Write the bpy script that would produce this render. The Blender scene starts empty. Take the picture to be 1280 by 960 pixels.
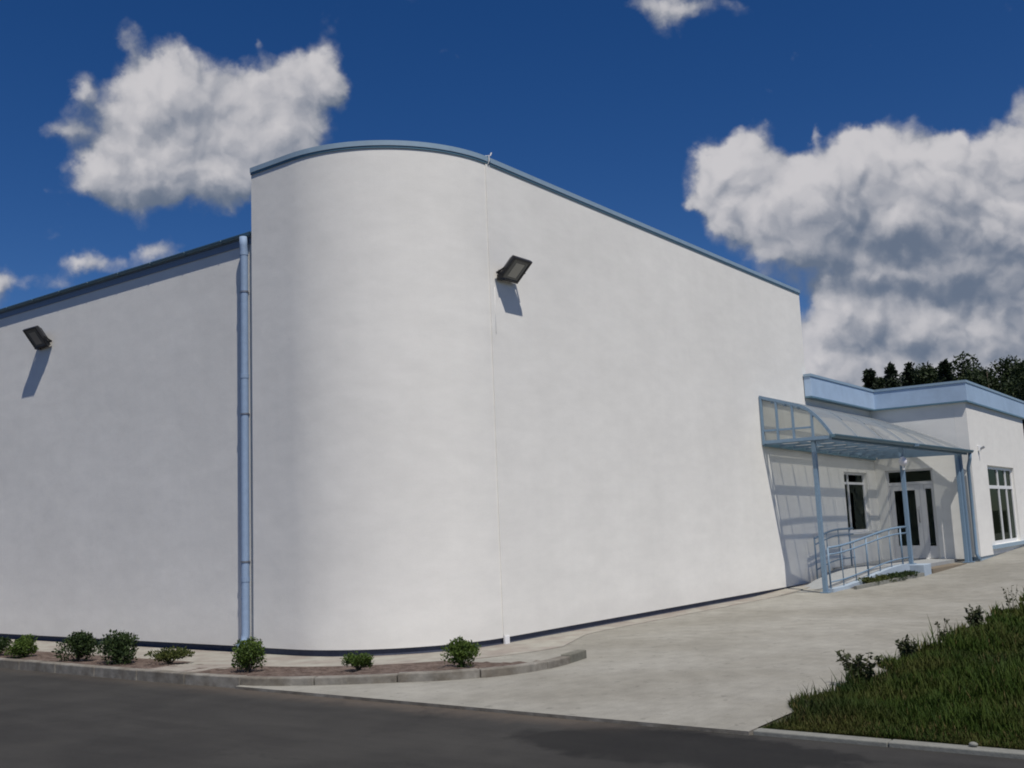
import bpy, math, random
from mathutils import Vector, Matrix

# ------------------------------------------------------------------ camera, sky, sun, exposure
scene = bpy.context.scene
COL = scene.collection
F_PX = 1288.25
PITCH, ROLL, AZ = 0.139928, 0.041061, 0.635347
CAM = Vector((0, 0, 1.6))
DX = Vector((math.sin(AZ), math.cos(AZ), 0))     # along the long front wall
DY = Vector((-math.cos(AZ), math.sin(AZ), 0))    # along the side wing
_fw = Vector((0, math.cos(PITCH), math.sin(PITCH)))
_up = Vector((0, -math.sin(PITCH), math.cos(PITCH)))
_rt = Vector((1, 0, 0))
_c, _s = math.cos(ROLL), math.sin(ROLL)
_r2, _u2 = _rt * _c - _up * _s, _rt * _s + _up * _c
def to_world(v): return Vector((v.dot(DX), v.dot(DY), v.z))
RT, UP, FW = to_world(_r2), to_world(_u2), to_world(_fw)
cam_data = bpy.data.cameras.new('camera')
cam_data.sensor_width = 36
cam_data.lens = F_PX / 1280 * 36
cam_data.clip_start = 0.1
cam_data.clip_end = 3000
cam = bpy.data.objects.new('camera', cam_data)
COL.objects.link(cam)
cam.matrix_world = Matrix(((RT.x, UP.x, -FW.x, CAM.x), (RT.y, UP.y, -FW.y, CAM.y),
                           (RT.z, UP.z, -FW.z, CAM.z), (0, 0, 0, 1)))
scene.camera = cam

SUN_TRAVEL = Vector((0.245, 0.44, -0.86)).normalized()
SUN_ELEV = math.asin(-SUN_TRAVEL.z)
SUN_ROT = math.atan2(-SUN_TRAVEL.x, -SUN_TRAVEL.y)
sun_data = bpy.data.lights.new('sun', 'SUN')
sun_data.energy = 3.8
sun_data.angle = math.radians(0.5)
sun_data.color = (1.0, 0.95, 0.875)
sun = bpy.data.objects.new('sun', sun_data)
COL.objects.link(sun)
sun.rotation_euler = SUN_TRAVEL.to_track_quat('-Z', 'Y').to_euler()
sun.location = (-20, -40, 60)

scene.view_settings.view_transform = 'Standard'
scene.view_settings.look = 'None'
scene.view_settings.exposure = 0.0
scene.view_settings.gamma = 1.0
scene.view_settings.use_curve_mapping = False
scene.render.engine = 'CYCLES'
scene.cycles.use_denoising = True
scene.cycles.max_bounces = 8
scene.cycles.transparent_max_bounces = 24
scene.cycles.filter_width = 1.9

world = bpy.data.worlds.new('World')
scene.world = world
world.use_nodes = True

class NT:
    """small writer for node expressions"""
    def __init__(self, tree): self.t = tree; self.n = tree.nodes; self.l = tree.links
    def node(self, kind, **kw):
        nd = self.n.new(kind)
        for k, v in kw.items(): setattr(nd, k, v)
        return nd
    def plug(self, sock, v):
        if hasattr(v, 'is_linked') or hasattr(v, 'links'): self.l.new(v, sock)
        else: sock.default_value = v
    def m(self, op, a, b=0.0, c=0.0, clamp=False):
        nd = self.node('ShaderNodeMath', operation=op, use_clamp=clamp)
        for i, v in enumerate((a, b, c)): self.plug(nd.inputs[i], v)
        return nd.outputs[0]
    def vm(self, op, a, b=(0, 0, 0), c=(0, 0, 0), out=0):
        nd = self.node('ShaderNodeVectorMath', operation=op)
        self.plug(nd.inputs[0], a); self.plug(nd.inputs[1], b)
        if op == 'MULTIPLY_ADD': self.plug(nd.inputs[2], c)
        return nd.outputs[out]
    def noise(self, vec, scale, detail=4, rough=0.55, out=0, dist=0.0):
        nd = self.node('ShaderNodeTexNoise')
        self.plug(nd.inputs['Vector'], vec)
        nd.inputs['Scale'].default_value = scale; nd.inputs['Detail'].default_value = detail
        nd.inputs['Roughness'].default_value = rough; nd.inputs['Distortion'].default_value = dist
        return nd.outputs[out]
    def smooth(self, v, lo, hi, a=0.0, b=1.0):
        nd = self.node('ShaderNodeMapRange', interpolation_type='SMOOTHSTEP')
        self.plug(nd.inputs[0], v)
        for i, x in enumerate((lo, hi, a, b)): nd.inputs[i + 1].default_value = x
        return nd.outputs[0]
    def lin(self, v, lo, hi, a=0.0, b=1.0):
        nd = self.node('ShaderNodeMapRange')
        self.plug(nd.inputs[0], v)
        for i, x in enumerate((lo, hi, a, b)): nd.inputs[i + 1].default_value = x
        return nd.outputs[0]
    def mix(self, f, a, b, blend='MIX'):
        nd = self.node('ShaderNodeMix', data_type='RGBA', blend_type=blend)
        self.plug(nd.inputs[0], f)
        for s, v in ((nd.inputs[6], a), (nd.inputs[7], b)):
            if isinstance(v, tuple): v = tuple(v) + (1,) if len(v) == 3 else v
            self.plug(s, v)
        return nd.outputs[2]

def build_sky():
    w = NT(world.node_tree)
    for nd in list(w.n): w.n.remove(nd)
    sky = w.node('ShaderNodeTexSky', sky_type='NISHITA')
    sky.sun_disc = False
    sky.sun_elevation = SUN_ELEV
    sky.sun_rotation = SUN_ROT
    sky.altitude = 300; sky.air_density = 0.85; sky.dust_density = 0.3; sky.ozone_density = 3.0
    d = w.vm('NORMALIZE', w.node('ShaderNodeTexCoord').outputs['Generated'])
    # cumulus stand at fixed compass directions: plane coordinates about one world direction
    z = w.m('MAXIMUM', w.vm('DOT_PRODUCT', d, tuple(FW), out=1), 0.05)
    u = w.m('DIVIDE', w.vm('DOT_PRODUCT', d, tuple(RT), out=1), z)
    v = w.m('DIVIDE', w.vm('DOT_PRODUCT', d, tuple(UP), out=1), z)
    cmb = w.node('ShaderNodeCombineXYZ'); w.l.new(u, cmb.inputs[0]); w.l.new(v, cmb.inputs[1])
    q0 = cmb.outputs[0]
    front = w.smooth(w.vm('DOT_PRODUCT', d, tuple(FW), out=1), 0.25, 0.45)
    # warp for the torn, billowing outline
    wn = w.vm('SUBTRACT', w.noise(q0, 9.0, 2, 0.5, out=1), (0.5, 0.5, 0.5))
    wf = w.vm('SUBTRACT', w.noise(q0, 34.0, 4, 0.6, out=1), (0.5, 0.5, 0.5))
    q = w.vm('MULTIPLY_ADD', wn, (0.055, 0.055, 0.0), q0)
    q = w.vm('MULTIPLY_ADD', wf, (0.026, 0.026, 0.0), q)
    def P(x, y): return ((x - 640) / F_PX, (480 - y) / F_PX, 0.0)
    def field(qq, blobs):
        acc = None
        for (x, y, rx, ry, wgt) in blobs:
            c = P(x, y); sx, sy = F_PX / rx, F_PX / ry
            t = w.vm('MULTIPLY_ADD', qq, (sx, sy, 0.0), (-c[0] * sx, -c[1] * sy, 0.0))
            r2 = w.vm('DOT_PRODUCT', t, t, out=1)
            g = w.m('MULTIPLY', w.m('POWER', 2.718, w.m('MULTIPLY', r2, -1.0)), wgt)
            acc = g if acc is None else w.m('ADD', acc, g)
        return acc
    cloud_a = [(190, 105, 48, 44, .8), (255, 120, 60, 44, .8), (335, 115, 52, 44, .7), (392, 92, 40, 42, 1.0),
               (165, 165, 62, 52, .9), (255, 185, 95, 58, 1.0), (345, 170, 58, 56, .8), (205, 222, 75, 32, .9),
               (120, 222, 42, 28, .7), (300, 232, 60, 26, .6), (158, 48, 16, 28, .45), (82, 165, 26, 18, .42),
               (318, 42, 10, 14, .36), (422, 112, 22, 22, .8), (100, 110, 18, 22, .35)]
    cloud_b = [(928, 192, 36, 34, 1.0), (900, 225, 36, 36, .9), (938, 250, 46, 50, 1.0), (985, 285, 50, 46, 1.0),
               (1000, 225, 42, 34, .7), (1052, 245, 58, 50, .9), (1090, 198, 42, 32, 1.0), (1132, 218, 46, 38, .9),
               (1178, 200, 40, 26, .9), (1200, 250, 60, 46, .9), (1268, 185, 44, 50, 1.1), (1250, 270, 70, 60, 1.0),
               (1110, 300, 85, 50, 1.0), (1030, 312, 46, 24, .7), (1050, 395, 62, 42, 1.0), (1190, 350, 100, 50, .8),
               (1160, 415, 70, 40, .9), (1250, 420, 70, 50, .9), (1080, 455, 90, 40, .9), (1180, 470, 120, 40, .9),
               (868, 252, 22, 14, .5), (1290, 350, 60, 70, .7), (1016, 172, 8, 16, .36), (1190, 170, 12, 12, .36),
               (1380, 300, 120, 150, 1.0), (1340, 440, 140, 60, 1.0)]
    cloud_c = [(845, 2, 62, 20, .8), (2, 350, 32, 30, .75), (112, 326, 52, 15, .58), (203, 308, 38, 20, .64),
               (60, 350, 40, 12, .33), (40, 242, 26, 12, .3), (1010, 455, 60, 40, .8)]
    def puffs(qq, scale, detail):
        vo = w.node('ShaderNodeTexVoronoi', feature='F1', voronoi_dimensions='2D', normalize=True)
        vo.inputs['Scale'].default_value = scale; vo.inputs['Detail'].default_value = detail
        vo.inputs['Roughness'].default_value = 0.52; vo.inputs['Lacunarity'].default_value = 2.3
        w.l.new(qq, vo.inputs['Vector'])
        return w.m('SUBTRACT', 0.5, vo.outputs['Distance'])
    LIGHT = (-0.007, 0.013, 0.0)
    q2 = w.vm('ADD', q, LIGHT)
    blobs = cloud_a + cloud_b + cloud_c
    fine = w.m('SUBTRACT', w.noise(q0, 24.0, 7, 0.60), 0.5)
    b1, p1 = field(q, blobs), puffs(q, 15.0, 2.0)
    p2 = puffs(q2, 15.0, 2.0)
    b2 = field(q2, blobs)
    dens = w.m('ADD', w.m('ADD', b1, w.m('MULTIPLY', p1, 0.95)), w.m('MULTIPLY', fine, 0.55))
    dens = w.m('SUBTRACT', dens, 0.19)
    alpha = w.m('MULTIPLY', w.smooth(dens, 0.20, 0.72), front)
    # the side of every lump that faces the sun is brighter
    h1 = w.m('ADD', w.m('MULTIPLY', w.m('MINIMUM', b1, 1.5), 0.40), w.m('MULTIPLY', p1, 1.0))
    h2 = w.m('ADD', w.m('MULTIPLY', w.m('MINIMUM', b2, 1.5), 0.40), w.m('MULTIPLY', p2, 1.0))
    relief = w.m('MULTIPLY', w.m('SUBTRACT', h1, h2), 1.5)
    qg = w.vm('MULTIPLY_ADD', w.vm('SUBTRACT', w.noise(q0, 12.0, 5, 0.6, out=1), (0.5, 0.5, 0.5)), (0.09, 0.07, 0.0), q0)
    gray = field(qg, [(1095, 290, 80, 26, 1.0), (1165, 300, 80, 30, .9), (1075, 362, 120, 16, 1.2), (1200, 372, 110, 22, 1.1),
                     (1060, 245, 30, 30, .5), (1215, 250, 50, 18, .4), (1100, 428, 60, 14, .5), (1270, 320, 60, 34, .8), (1260, 165, 44, 44, .6),
                     (1160, 440, 110, 18, .5), (1010, 350, 40, 20, .6), (980, 335, 60, 16, .5), (1290, 400, 60, 40, .4),
                     (160, 212, 26, 20, .5), (330, 225, 50, 22, .5), (240, 140, 30, 16, .25), (860, 5, 90, 30, .6),
                     (110, 170, 40, 60, .4), (250, 250, 90, 16, .5), (160, 60, 50, 25, .5), (240, 160, 170, 90, .36), (1150, 440, 190, 55, .5), (1180, 320, 150, 70, .4)])
    core = w.smooth(dens, 0.25, 1.0)
    lum = w.m('ADD', 0.36, relief)
    lum = w.m('ADD', lum, w.m('MULTIPLY', core, 0.34))
    lum = w.m('SUBTRACT', lum, w.m('MULTIPLY', gray, 0.40))
    lum = w.m('ADD', lum, w.m('MULTIPLY', fine, 0.25))
    lum = w.smooth(lum, -0.12, 1.12)
    ccol = w.mix(lum, (0.135, 0.17, 0.235), (0.60, 0.585, 0.60))
    hsv = w.node('ShaderNodeHueSaturation')
    hsv.inputs['Hue'].default_value = 0.507
    hsv.inputs['Saturation'].default_value = 1.33; hsv.inputs['Value'].default_value = 1.0
    w.l.new(sky.outputs[0], hsv.inputs['Color'])
    bg = w.node('ShaderNodeBackground'); bg.inputs['Strength'].default_value = 0.062
    w.l.new(w.mix(1.0, hsv.outputs[0], (0.98, 0.955, 1.05), 'MULTIPLY'), bg.inputs['Color'])
    bc = w.node('ShaderNodeBackground'); bc.inputs['Strength'].default_value = 1.0
    w.l.new(ccol, bc.inputs['Color'])
    ms = w.node('ShaderNodeMixShader')
    w.l.new(w.m('MULTIPLY', alpha, 0.96), ms.inputs[0]); w.l.new(bg.outputs[0], ms.inputs[1]); w.l.new(bc.outputs[0], ms.inputs[2])
    out = w.node('ShaderNodeOutputWorld'); w.l.new(ms.outputs[0], out.inputs[0])
    world.cycles.sampling_method = 'MANUAL'
    world.cycles.sample_map_resolution = 256
build_sky()

# ------------------------------------------------------------------ materials
MATS = {}
def material(name, base, rough=0.6, metal=0.0, var=0.0, var_scale=6.0, base2=None, bump=0.0, bump_scale=60.0, spec=0.5, island=0.0, stain=0.0, stretch=(1, 1, 1), bump_dist=0.01):
    m = bpy.data.materials.new(name); m.use_nodes = True
    w = NT(m.node_tree); p = w.n['Principled BSDF']
    p.inputs['Roughness'].default_value = rough; p.inputs['Metallic'].default_value = metal
    p.inputs['Specular IOR Level'].default_value = spec
    pos = w.node('ShaderNodeNewGeometry').outputs['Position']
    if stretch != (1, 1, 1): pos = w.vm('MULTIPLY', pos, stretch)
    col = tuple(base)
    if base2 is not None:
        f = w.smooth(w.noise(pos, var_scale, 5, 0.6), 0.35, 0.65)
        col = w.mix(f, tuple(base), tuple(base2))
    if var:
        k = w.lin(w.noise(pos, var_scale * 2.7, 6, 0.65), 0.25, 0.75, 1 - var, 1 + var)
        cx = w.node('ShaderNodeCombineXYZ')
        for i in range(3): w.l.new(k, cx.inputs[i])
        col = w.mix(1.0, col, cx.outputs[0], 'MULTIPLY')
    if stain:
        k = w.smooth(w.noise(pos, var_scale * 0.31, 3, 0.6, dist=0.6), 0.52, 0.74, 1.0, 1 - stain)
        cx = w.node('ShaderNodeCombineXYZ')
        for i in range(3): w.l.new(k, cx.inputs[i])
        col = w.mix(1.0, col, cx.outputs[0], 'MULTIPLY')
    if island:
        r = w.node('ShaderNodeNewGeometry').outputs['Random Per Island']
        k = w.lin(r, 0, 1, 1 - island, 1 + island)
        cx = w.node('ShaderNodeCombineXYZ')
        for i in range(3): w.l.new(k, cx.inputs[i])
        col = w.mix(1.0, col, cx.outputs[0], 'MULTIPLY')
    if isinstance(col, tuple): p.inputs['Base Color'].default_value = col + (1,)
    else: w.l.new(col, p.inputs['Base Color'])
    if bump:
        b = w.node('ShaderNodeBump'); b.inputs['Strength'].default_value = bump; b.inputs['Distance'].default_value = bump_dist
        w.l.new(w.noise(pos, bump_scale, 5, 0.65), b.inputs['Height']); w.l.new(b.outputs[0], p.inputs['Normal'])
    MATS[name] = m
    return m

def leaf_material(name, base, base2, spec=0.3, patchy=False):
    m = bpy.data.materials.new(name); m.use_nodes = True
    w = NT(m.node_tree); p = w.n['Principled BSDF']
    r = w.node('ShaderNodeNewGeometry').outputs['Random Per Island']
    pos = w.node('ShaderNodeNewGeometry').outputs['Position']
    col = w.mix(r, tuple(base), tuple(base2))
    w.l.new(col, p.inputs['Base Color'])
    p.inputs['Roughness'].default_value = 0.6; p.inputs['Specular IOR Level'].default_value = spec
    if patchy:
        f = w.smooth(w.noise(pos, 1.1, 4, 0.6), 0.42, 0.66)
        col = w.mix(w.m('MULTIPLY', f, 0.75), col, (0.075, 0.075, 0.022))
        g = w.smooth(w.noise(pos, 0.7, 3, 0.5), 0.5, 0.65)
        col = w.mix(w.m('MULTIPLY', g, 0.6), col, (0.012, 0.026, 0.008))
        w.l.new(col, p.inputs['Base Color'])
    tr = w.node('ShaderNodeBsdfTranslucent'); w.l.new(col, tr.inputs[0])
    ms = w.node('ShaderNodeMixShader'); ms.inputs[0].default_value = 0.22
    w.l.new(p.outputs[0], ms.inputs[1]); w.l.new(tr.outputs[0], ms.inputs[2])
    w.l.new(ms.outputs[0], w.n['Material Output'].inputs[0])
    MATS[name] = m
    return m

def plaster(name, base, seams):
    """white render coat: fine grain, broad uneven trowel patches, faint rain streaks"""
    m = bpy.data.materials.new(name); m.use_nodes = True
    w = NT(m.node_tree); p = w.n['Principled BSDF']
    p.inputs['Roughness'].default_value = 0.9; p.inputs['Specular IOR Level'].default_value = 0.15
    pos = w.node('ShaderNodeNewGeometry').outputs['Position']
    a = w.lin(w.noise(pos, 0.55, 4, 0.55), 0.3, 0.7, 0.955, 1.03)
    b = w.lin(w.noise(w.vm('MULTIPLY', pos, (1, 1, 2.6)), 2.1, 5, 0.6), 0.3, 0.7, 0.965, 1.03)
    c = w.lin(w.noise(w.vm('MULTIPLY', pos, (5, 5, 0.22)), 1.0, 3, 0.6), 0.35, 0.7, 1.006, 0.99)
    g = w.lin(w.noise(pos, 55.0, 3, 0.7), 0.2, 0.8, 0.97, 1.03)
    k = w.m('MULTIPLY', w.m('MULTIPLY', a, b), w.m('MULTIPLY', c, g))
    # splash dirt in a ragged band over the plinth
    sep = w.node('ShaderNodeSeparateXYZ'); w.l.new(pos, sep.inputs[0])
    nz = w.noise(pos, 3.0, 5, 0.6)
    dirt = w.smooth(w.m('ADD', sep.outputs[2], w.m('MULTIPLY', nz, -0.35)), -0.05, 0.35, 0.93, 1.0)
    k = w.m('MULTIPLY', k, dirt)
    cx = w.node('ShaderNodeCombineXYZ')
    for i in range(3): w.l.new(k, cx.inputs[i])
    w.l.new(w.mix(1.0, tuple(base), cx.outputs[0], 'MULTIPLY'), p.inputs['Base Color'])
    bp = w.node('ShaderNodeBump'); bp.inputs['Strength'].default_value = 0.35; bp.inputs['Distance'].default_value = 0.006
    h = w.m('ADD', w.noise(pos, 130.0, 3, 0.7), w.m('MULTIPLY', w.noise(pos, 2.2, 3, 0.5), 3.0))
    w.l.new(h, bp.inputs['Height']); w.l.new(bp.outputs[0], p.inputs['Normal'])
    MATS[name] = m
    return m

plaster('white_plaster', (0.80, 0.782, 0.735), True)
plaster('cream_plaster', (0.78, 0.77, 0.73), True)
material('plinth_coat', (0.055, 0.065, 0.10), 0.75, var=0.25, var_scale=3, bump=0.2)
material('roof_sheet', (0.22, 0.26, 0.30), 0.55, var=0.1)
material('blue_metal', (0.27, 0.37, 0.46), 0.42, var=0.07, var_scale=2.5)
material('pale_blue_metal', (0.39, 0.51, 0.66), 0.4, var=0.09, var_scale=1.2, stain=0.12)
material('blue_paint', (0.24, 0.33, 0.47), 0.7, var=0.10, var_scale=5)
material('canopy_paint', (0.17, 0.255, 0.345), 0.45, var=0.10, var_scale=5)
material('teal_metal', (0.10, 0.19, 0.25), 0.35, var=0.1, var_scale=4)
material('shade_strip', (0.20, 0.25, 0.33), 0.6, var=0.08)  # blue-grey of wall in shade below the gutter, put into the colour
material('white_plastic', (0.78, 0.78, 0.78), 0.35, var=0.03)
material('lamp_black', (0.022, 0.022, 0.025), 0.45, var=0.15, var_scale=12)
material('lamp_glass', (0.12, 0.125, 0.125), 0.15, spec=0.5)
material('reflector', (0.35, 0.35, 0.34), 0.3, metal=0.6)
material('globe_glass', (0.75, 0.73, 0.76), 0.25)
material('steel', (0.3, 0.31, 0.33), 0.4, metal=0.7)
material('kerb_stone', (0.24, 0.225, 0.195), 0.85, var=0.35, var_scale=3, base2=(0.15, 0.132, 0.105), stain=0.25, bump=0.5, bump_scale=40)
material('kerb_dark', (0.15, 0.145, 0.115), 0.85, var=0.3, var_scale=4, bump=0.5, bump_scale=40)
material('edge_stone', (0.21, 0.21, 0.185), 0.85, var=0.2, var_scale=5, bump=0.3)
material('apron_concrete', (0.34, 0.325, 0.275), 0.85, var=0.16, var_scale=2, base2=(0.27, 0.235, 0.20), bump=0.3)
material('step_stone', (0.19, 0.155, 0.11), 0.85, var=0.25, var_scale=5)
material('ramp_concrete', (0.30, 0.31, 0.31), 0.85, var=0.12, var_scale=3)
material('ramp_blue', (0.36, 0.43, 0.50), 0.7, var=0.12, var_scale=4)
material('soil', (0.085, 0.055, 0.042), 0.95, var=0.4, var_scale=9, base2=(0.17, 0.125, 0.10), bump=1.0, bump_scale=30, bump_dist=0.03)
material('earth', (0.04, 0.055, 0.02), 0.95, var=0.4, var_scale=3, base2=(0.055, 0.045, 0.025), bump=0.8, bump_scale=12, bump_dist=0.05)
material('bark', (0.06, 0.045, 0.035), 0.9, var=0.3, var_scale=8)
material('stem_brown', (0.07, 0.06, 0.03), 0.9, var=0.3, var_scale=20)
material('door_frame', (0.62, 0.62, 0.62), 0.4, var=0.04)
material('interior', (0.04, 0.04, 0.038), 0.9, var=0.2, var_scale=2)
material('curtain', (0.74, 0.78, 0.68), 0.8, var=0.15, var_scale=3, stretch=(6, 6, 0.3))
leaf_material('leaf_box', (0.035, 0.07, 0.010), (0.10, 0.15, 0.025))
leaf_material('leaf_dark', (0.014, 0.030, 0.010), (0.05, 0.08, 0.02))
leaf_material('leaf_juniper', (0.035, 0.055, 0.012), (0.11, 0.12, 0.03))
leaf_material('leaf_weed', (0.022, 0.035, 0.012), (0.06, 0.07, 0.025))
leaf_material('leaf_tree', (0.012, 0.025, 0.009), (0.045, 0.065, 0.022))
leaf_material('leaf_pine', (0.009, 0.018, 0.010), (0.032, 0.048, 0.022))
leaf_material('grass_blade', (0.018, 0.040, 0.006), (0.056, 0.084, 0.015), 0.08, True)
leaf_material('dry_blade', (0.06, 0.055, 0.02), (0.14, 0.115, 0.045), 0.1)

def asphalt():
    m = bpy.data.materials.new('asphalt'); m.use_nodes = True
    w = NT(m.node_tree); p = w.n['Principled BSDF']
    p.inputs['Roughness'].default_value = 0.85; p.inputs['Specular IOR Level'].default_value = 0.3
    pos = w.node('ShaderNodeNewGeometry').outputs['Position']
    base = w.mix(w.smooth(w.noise(pos, 0.9, 5, 0.6), 0.35, 0.65), (0.032, 0.0305, 0.0275), (0.044, 0.042, 0.0375))
    agg = w.lin(w.noise(pos, 120.0, 2, 0.8), 0.2, 0.8, 0.35, 1.65)
    streak = w.lin(w.noise(w.vm('MULTIPLY', pos, (3.0, 0.35, 1)), 2.0, 4, 0.6), 0.3, 0.7, 0.86, 1.12)
    k = w.m('MULTIPLY', agg, streak)
    # darker relaid patch near the pavement edge, with an irregular outline
    c = w.vm('SUBTRACT', pos, (6.85, 3.75, 0.0))
    wob = w.m('MULTIPLY', w.m('SUBTRACT', w.noise(pos, 2.2, 4, 0.6), 0.5), 1.1)
    rr = w.vm('LENGTH', w.vm('MULTIPLY', c, (1.75, 0.70, 0.0)), out=1)
    patch = w.smooth(w.m('ADD', rr, wob), 0.80, 1.05, 0.40, 1.0)
    # tyre-polished lighter lane
    k = w.m('MULTIPLY', k, patch)
    cx = w.node('ShaderNodeCombineXYZ')
    for i in range(3): w.l.new(k, cx.inputs[i])
    col = w.mix(1.0, base, cx.outputs[0], 'MULTIPLY')
    # dusty fringe by the paving
    sep = w.node('ShaderNodeSeparateXYZ'); w.l.new(pos, sep.inputs[0])
    fr = w.smooth(w.m('ADD', sep.outputs[0], w.m('MULTIPLY', w.noise(pos, 4.0, 5, 0.7), 0.5)), 7.25, 7.75, 0.0, 0.5)
    yb = w.m('MULTIPLY', w.smooth(sep.outputs[1], 4.0, 5.2), w.smooth(sep.outputs[1], 13.0, 7.0, 0.35, 1.0))
    col = w.mix(w.m('MULTIPLY', fr, yb), col, (0.16, 0.125, 0.095))
    # fine cracks
    vo = w.node('ShaderNodeTexVoronoi', feature='DISTANCE_TO_EDGE'); vo.inputs['Scale'].default_value = 0.42
    w.l.new(w.vm('MULTIPLY_ADD', w.noise(pos, 1.6, 5, 0.7, out=1), (0.9, 0.9, 0.0), pos), vo.inputs['Vector'])
    cr = w.smooth(vo.outputs['Distance'], 0.0, 0.006, 0.75, 1.0)
    cx = w.node('ShaderNodeCombineXYZ')
    for i in range(3): w.l.new(cr, cx.inputs[i])
    col = w.mix(1.0, col, cx.outputs[0], 'MULTIPLY')
    w.l.new(col, p.inputs['Base Color'])
    b = w.node('ShaderNodeBump'); b.inputs['Strength'].default_value = 0.6; b.inputs['Distance'].default_value = 0.006
    w.l.new(w.noise(pos, 120.0, 3, 0.7), b.inputs['Height']); w.l.new(b.outputs[0], p.inputs['Normal'])
    MATS['asphalt'] = m
asphalt()

def paving():
    m = bpy.data.materials.new('paving'); m.use_nodes = True
    w = NT(m.node_tree); p = w.n['Principled BSDF']
    p.inputs['Roughness'].default_value = 0.9; p.inputs['Specular IOR Level'].default_value = 0.2
    pos = w.node('ShaderNodeNewGeometry').outputs['Position']
    base = w.mix(w.smooth(w.noise(pos, 0.45, 5, 0.6), 0.32, 0.68), (0.258, 0.246, 0.210), (0.325, 0.314, 0.276))
    a = w.lin(w.noise(pos, 3.5, 6, 0.65), 0.25, 0.75, 0.83, 1.15)
    g = w.lin(w.noise(pos, 70.0, 3, 0.8), 0.2, 0.8, 0.82, 1.18)
    sp = w.smooth(w.noise(pos, 9.0, 3, 0.5), 0.64, 0.72, 1.0, 0.74)
    k = w.m('MULTIPLY', w.m('MULTIPLY', a, g), sp)
    br = w.node('ShaderNodeTexBrick')
    br.inputs['Color1'].default_value = (1, 1, 1, 1); br.inputs['Color2'].default_value = (0.93, 0.93, 0.92, 1)
    br.inputs['Mortar'].default_value = (0.78, 0.77, 0.74, 1)
    br.inputs['Scale'].default_value = 1.0; br.inputs['Mortar Size'].default_value = 0.006; br.inputs['Mortar Smooth'].default_value = 0.6
    br.inputs['Brick Width'].default_value = 0.2; br.inputs['Row Height'].default_value = 0.1
    w.l.new(pos, br.inputs['Vector'])
    cx = w.node('ShaderNodeCombineXYZ')
    for i in range(3): w.l.new(k, cx.inputs[i])
    col = w.mix(1.0, base, cx.outputs[0], 'MULTIPLY')
    col = w.mix(0.35, col, w.mix(1.0, col, br.outputs[0], 'MULTIPLY'))
    w.l.new(col, p.inputs['Base Color'])
    b = w.node('ShaderNodeBump'); b.inputs['Strength'].default_value = 0.5; b.inputs['Distance'].default_value = 0.005
    w.l.new(w.noise(pos, 60.0, 4, 0.7), b.inputs['Height']); w.l.new(b.outputs[0], p.inputs['Normal'])
    MATS['paving'] = m
paving()

def sheet_material(name, tint, keep):
    """twin-wall translucent sheet"""
    m = bpy.data.materials.new(name); m.use_nodes = True
    w = NT(m.node_tree)
    pos = w.node('ShaderNodeNewGeometry').outputs['Position']
    tr = w.node('ShaderNodeBsdfTransparent')
    rib = w.lin(w.noise(w.vm('MULTIPLY', pos, (26, 0.6, 0.6)), 1.0, 2, 0.5), 0.3, 0.7, 0.86, 1.0)
    cx = w.node('ShaderNodeCombineXYZ')
    for i in range(3): w.l.new(rib, cx.inputs[i])
    w.l.new(w.mix(1.0, tuple(tint), cx.outputs[0], 'MULTIPLY'), tr.inputs[0])
    df = w.node('ShaderNodeBsdfPrincipled'); df.inputs['Base Color'].default_value = (0.58, 0.60, 0.63, 1)
    df.inputs['Roughness'].default_value = 0.25
    tl = w.node('ShaderNodeBsdfTranslucent'); tl.inputs[0].default_value = (0.72, 0.74, 0.72, 1)
    m1 = w.node('ShaderNodeMixShader'); m1.inputs[0].default_value = 0.60
    w.l.new(df.outputs[0], m1.inputs[1]); w.l.new(tl.outputs[0], m1.inputs[2])
    m2 = w.node('ShaderNodeMixShader'); m2.inputs[0].default_value = keep
    w.l.new(m1.outputs[0], m2.inputs[1]); w.l.new(tr.outputs[0], m2.inputs[2])
    w.l.new(m2.outputs[0], w.n['Material Output'].inputs[0])
    MATS[name] = m
sheet_material('roof_glazing', (0.92, 0.92, 0.88), 0.34)
sheet_material('end_glazing', (0.90, 0.91, 0.88), 0.82)

def window_glass():
    m = bpy.data.materials.new('window_glass'); m.use_nodes = True
    w = NT(m.node_tree)
    gl = w.node('ShaderNodeBsdfGlossy'); gl.inputs['Roughness'].default_value = 0.03; gl.inputs[0].default_value = (0.30, 0.36, 0.31, 1)
    tr = w.node('ShaderNodeBsdfTransparent'); tr.inputs[0].default_value = (0.74, 0.80, 0.74, 1)
    fr = w.node('ShaderNodeFresnel'); fr.inputs[0].default_value = 1.5
    ms = w.node('ShaderNodeMixShader')
    w.l.new(fr.outputs[0], ms.inputs[0]); w.l.new(tr.outputs[0], ms.inputs[1]); w.l.new(gl.outputs[0], ms.inputs[2])
    w.l.new(ms.outputs[0], w.n['Material Output'].inputs[0])
    MATS['window_glass'] = m
window_glass()

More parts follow.
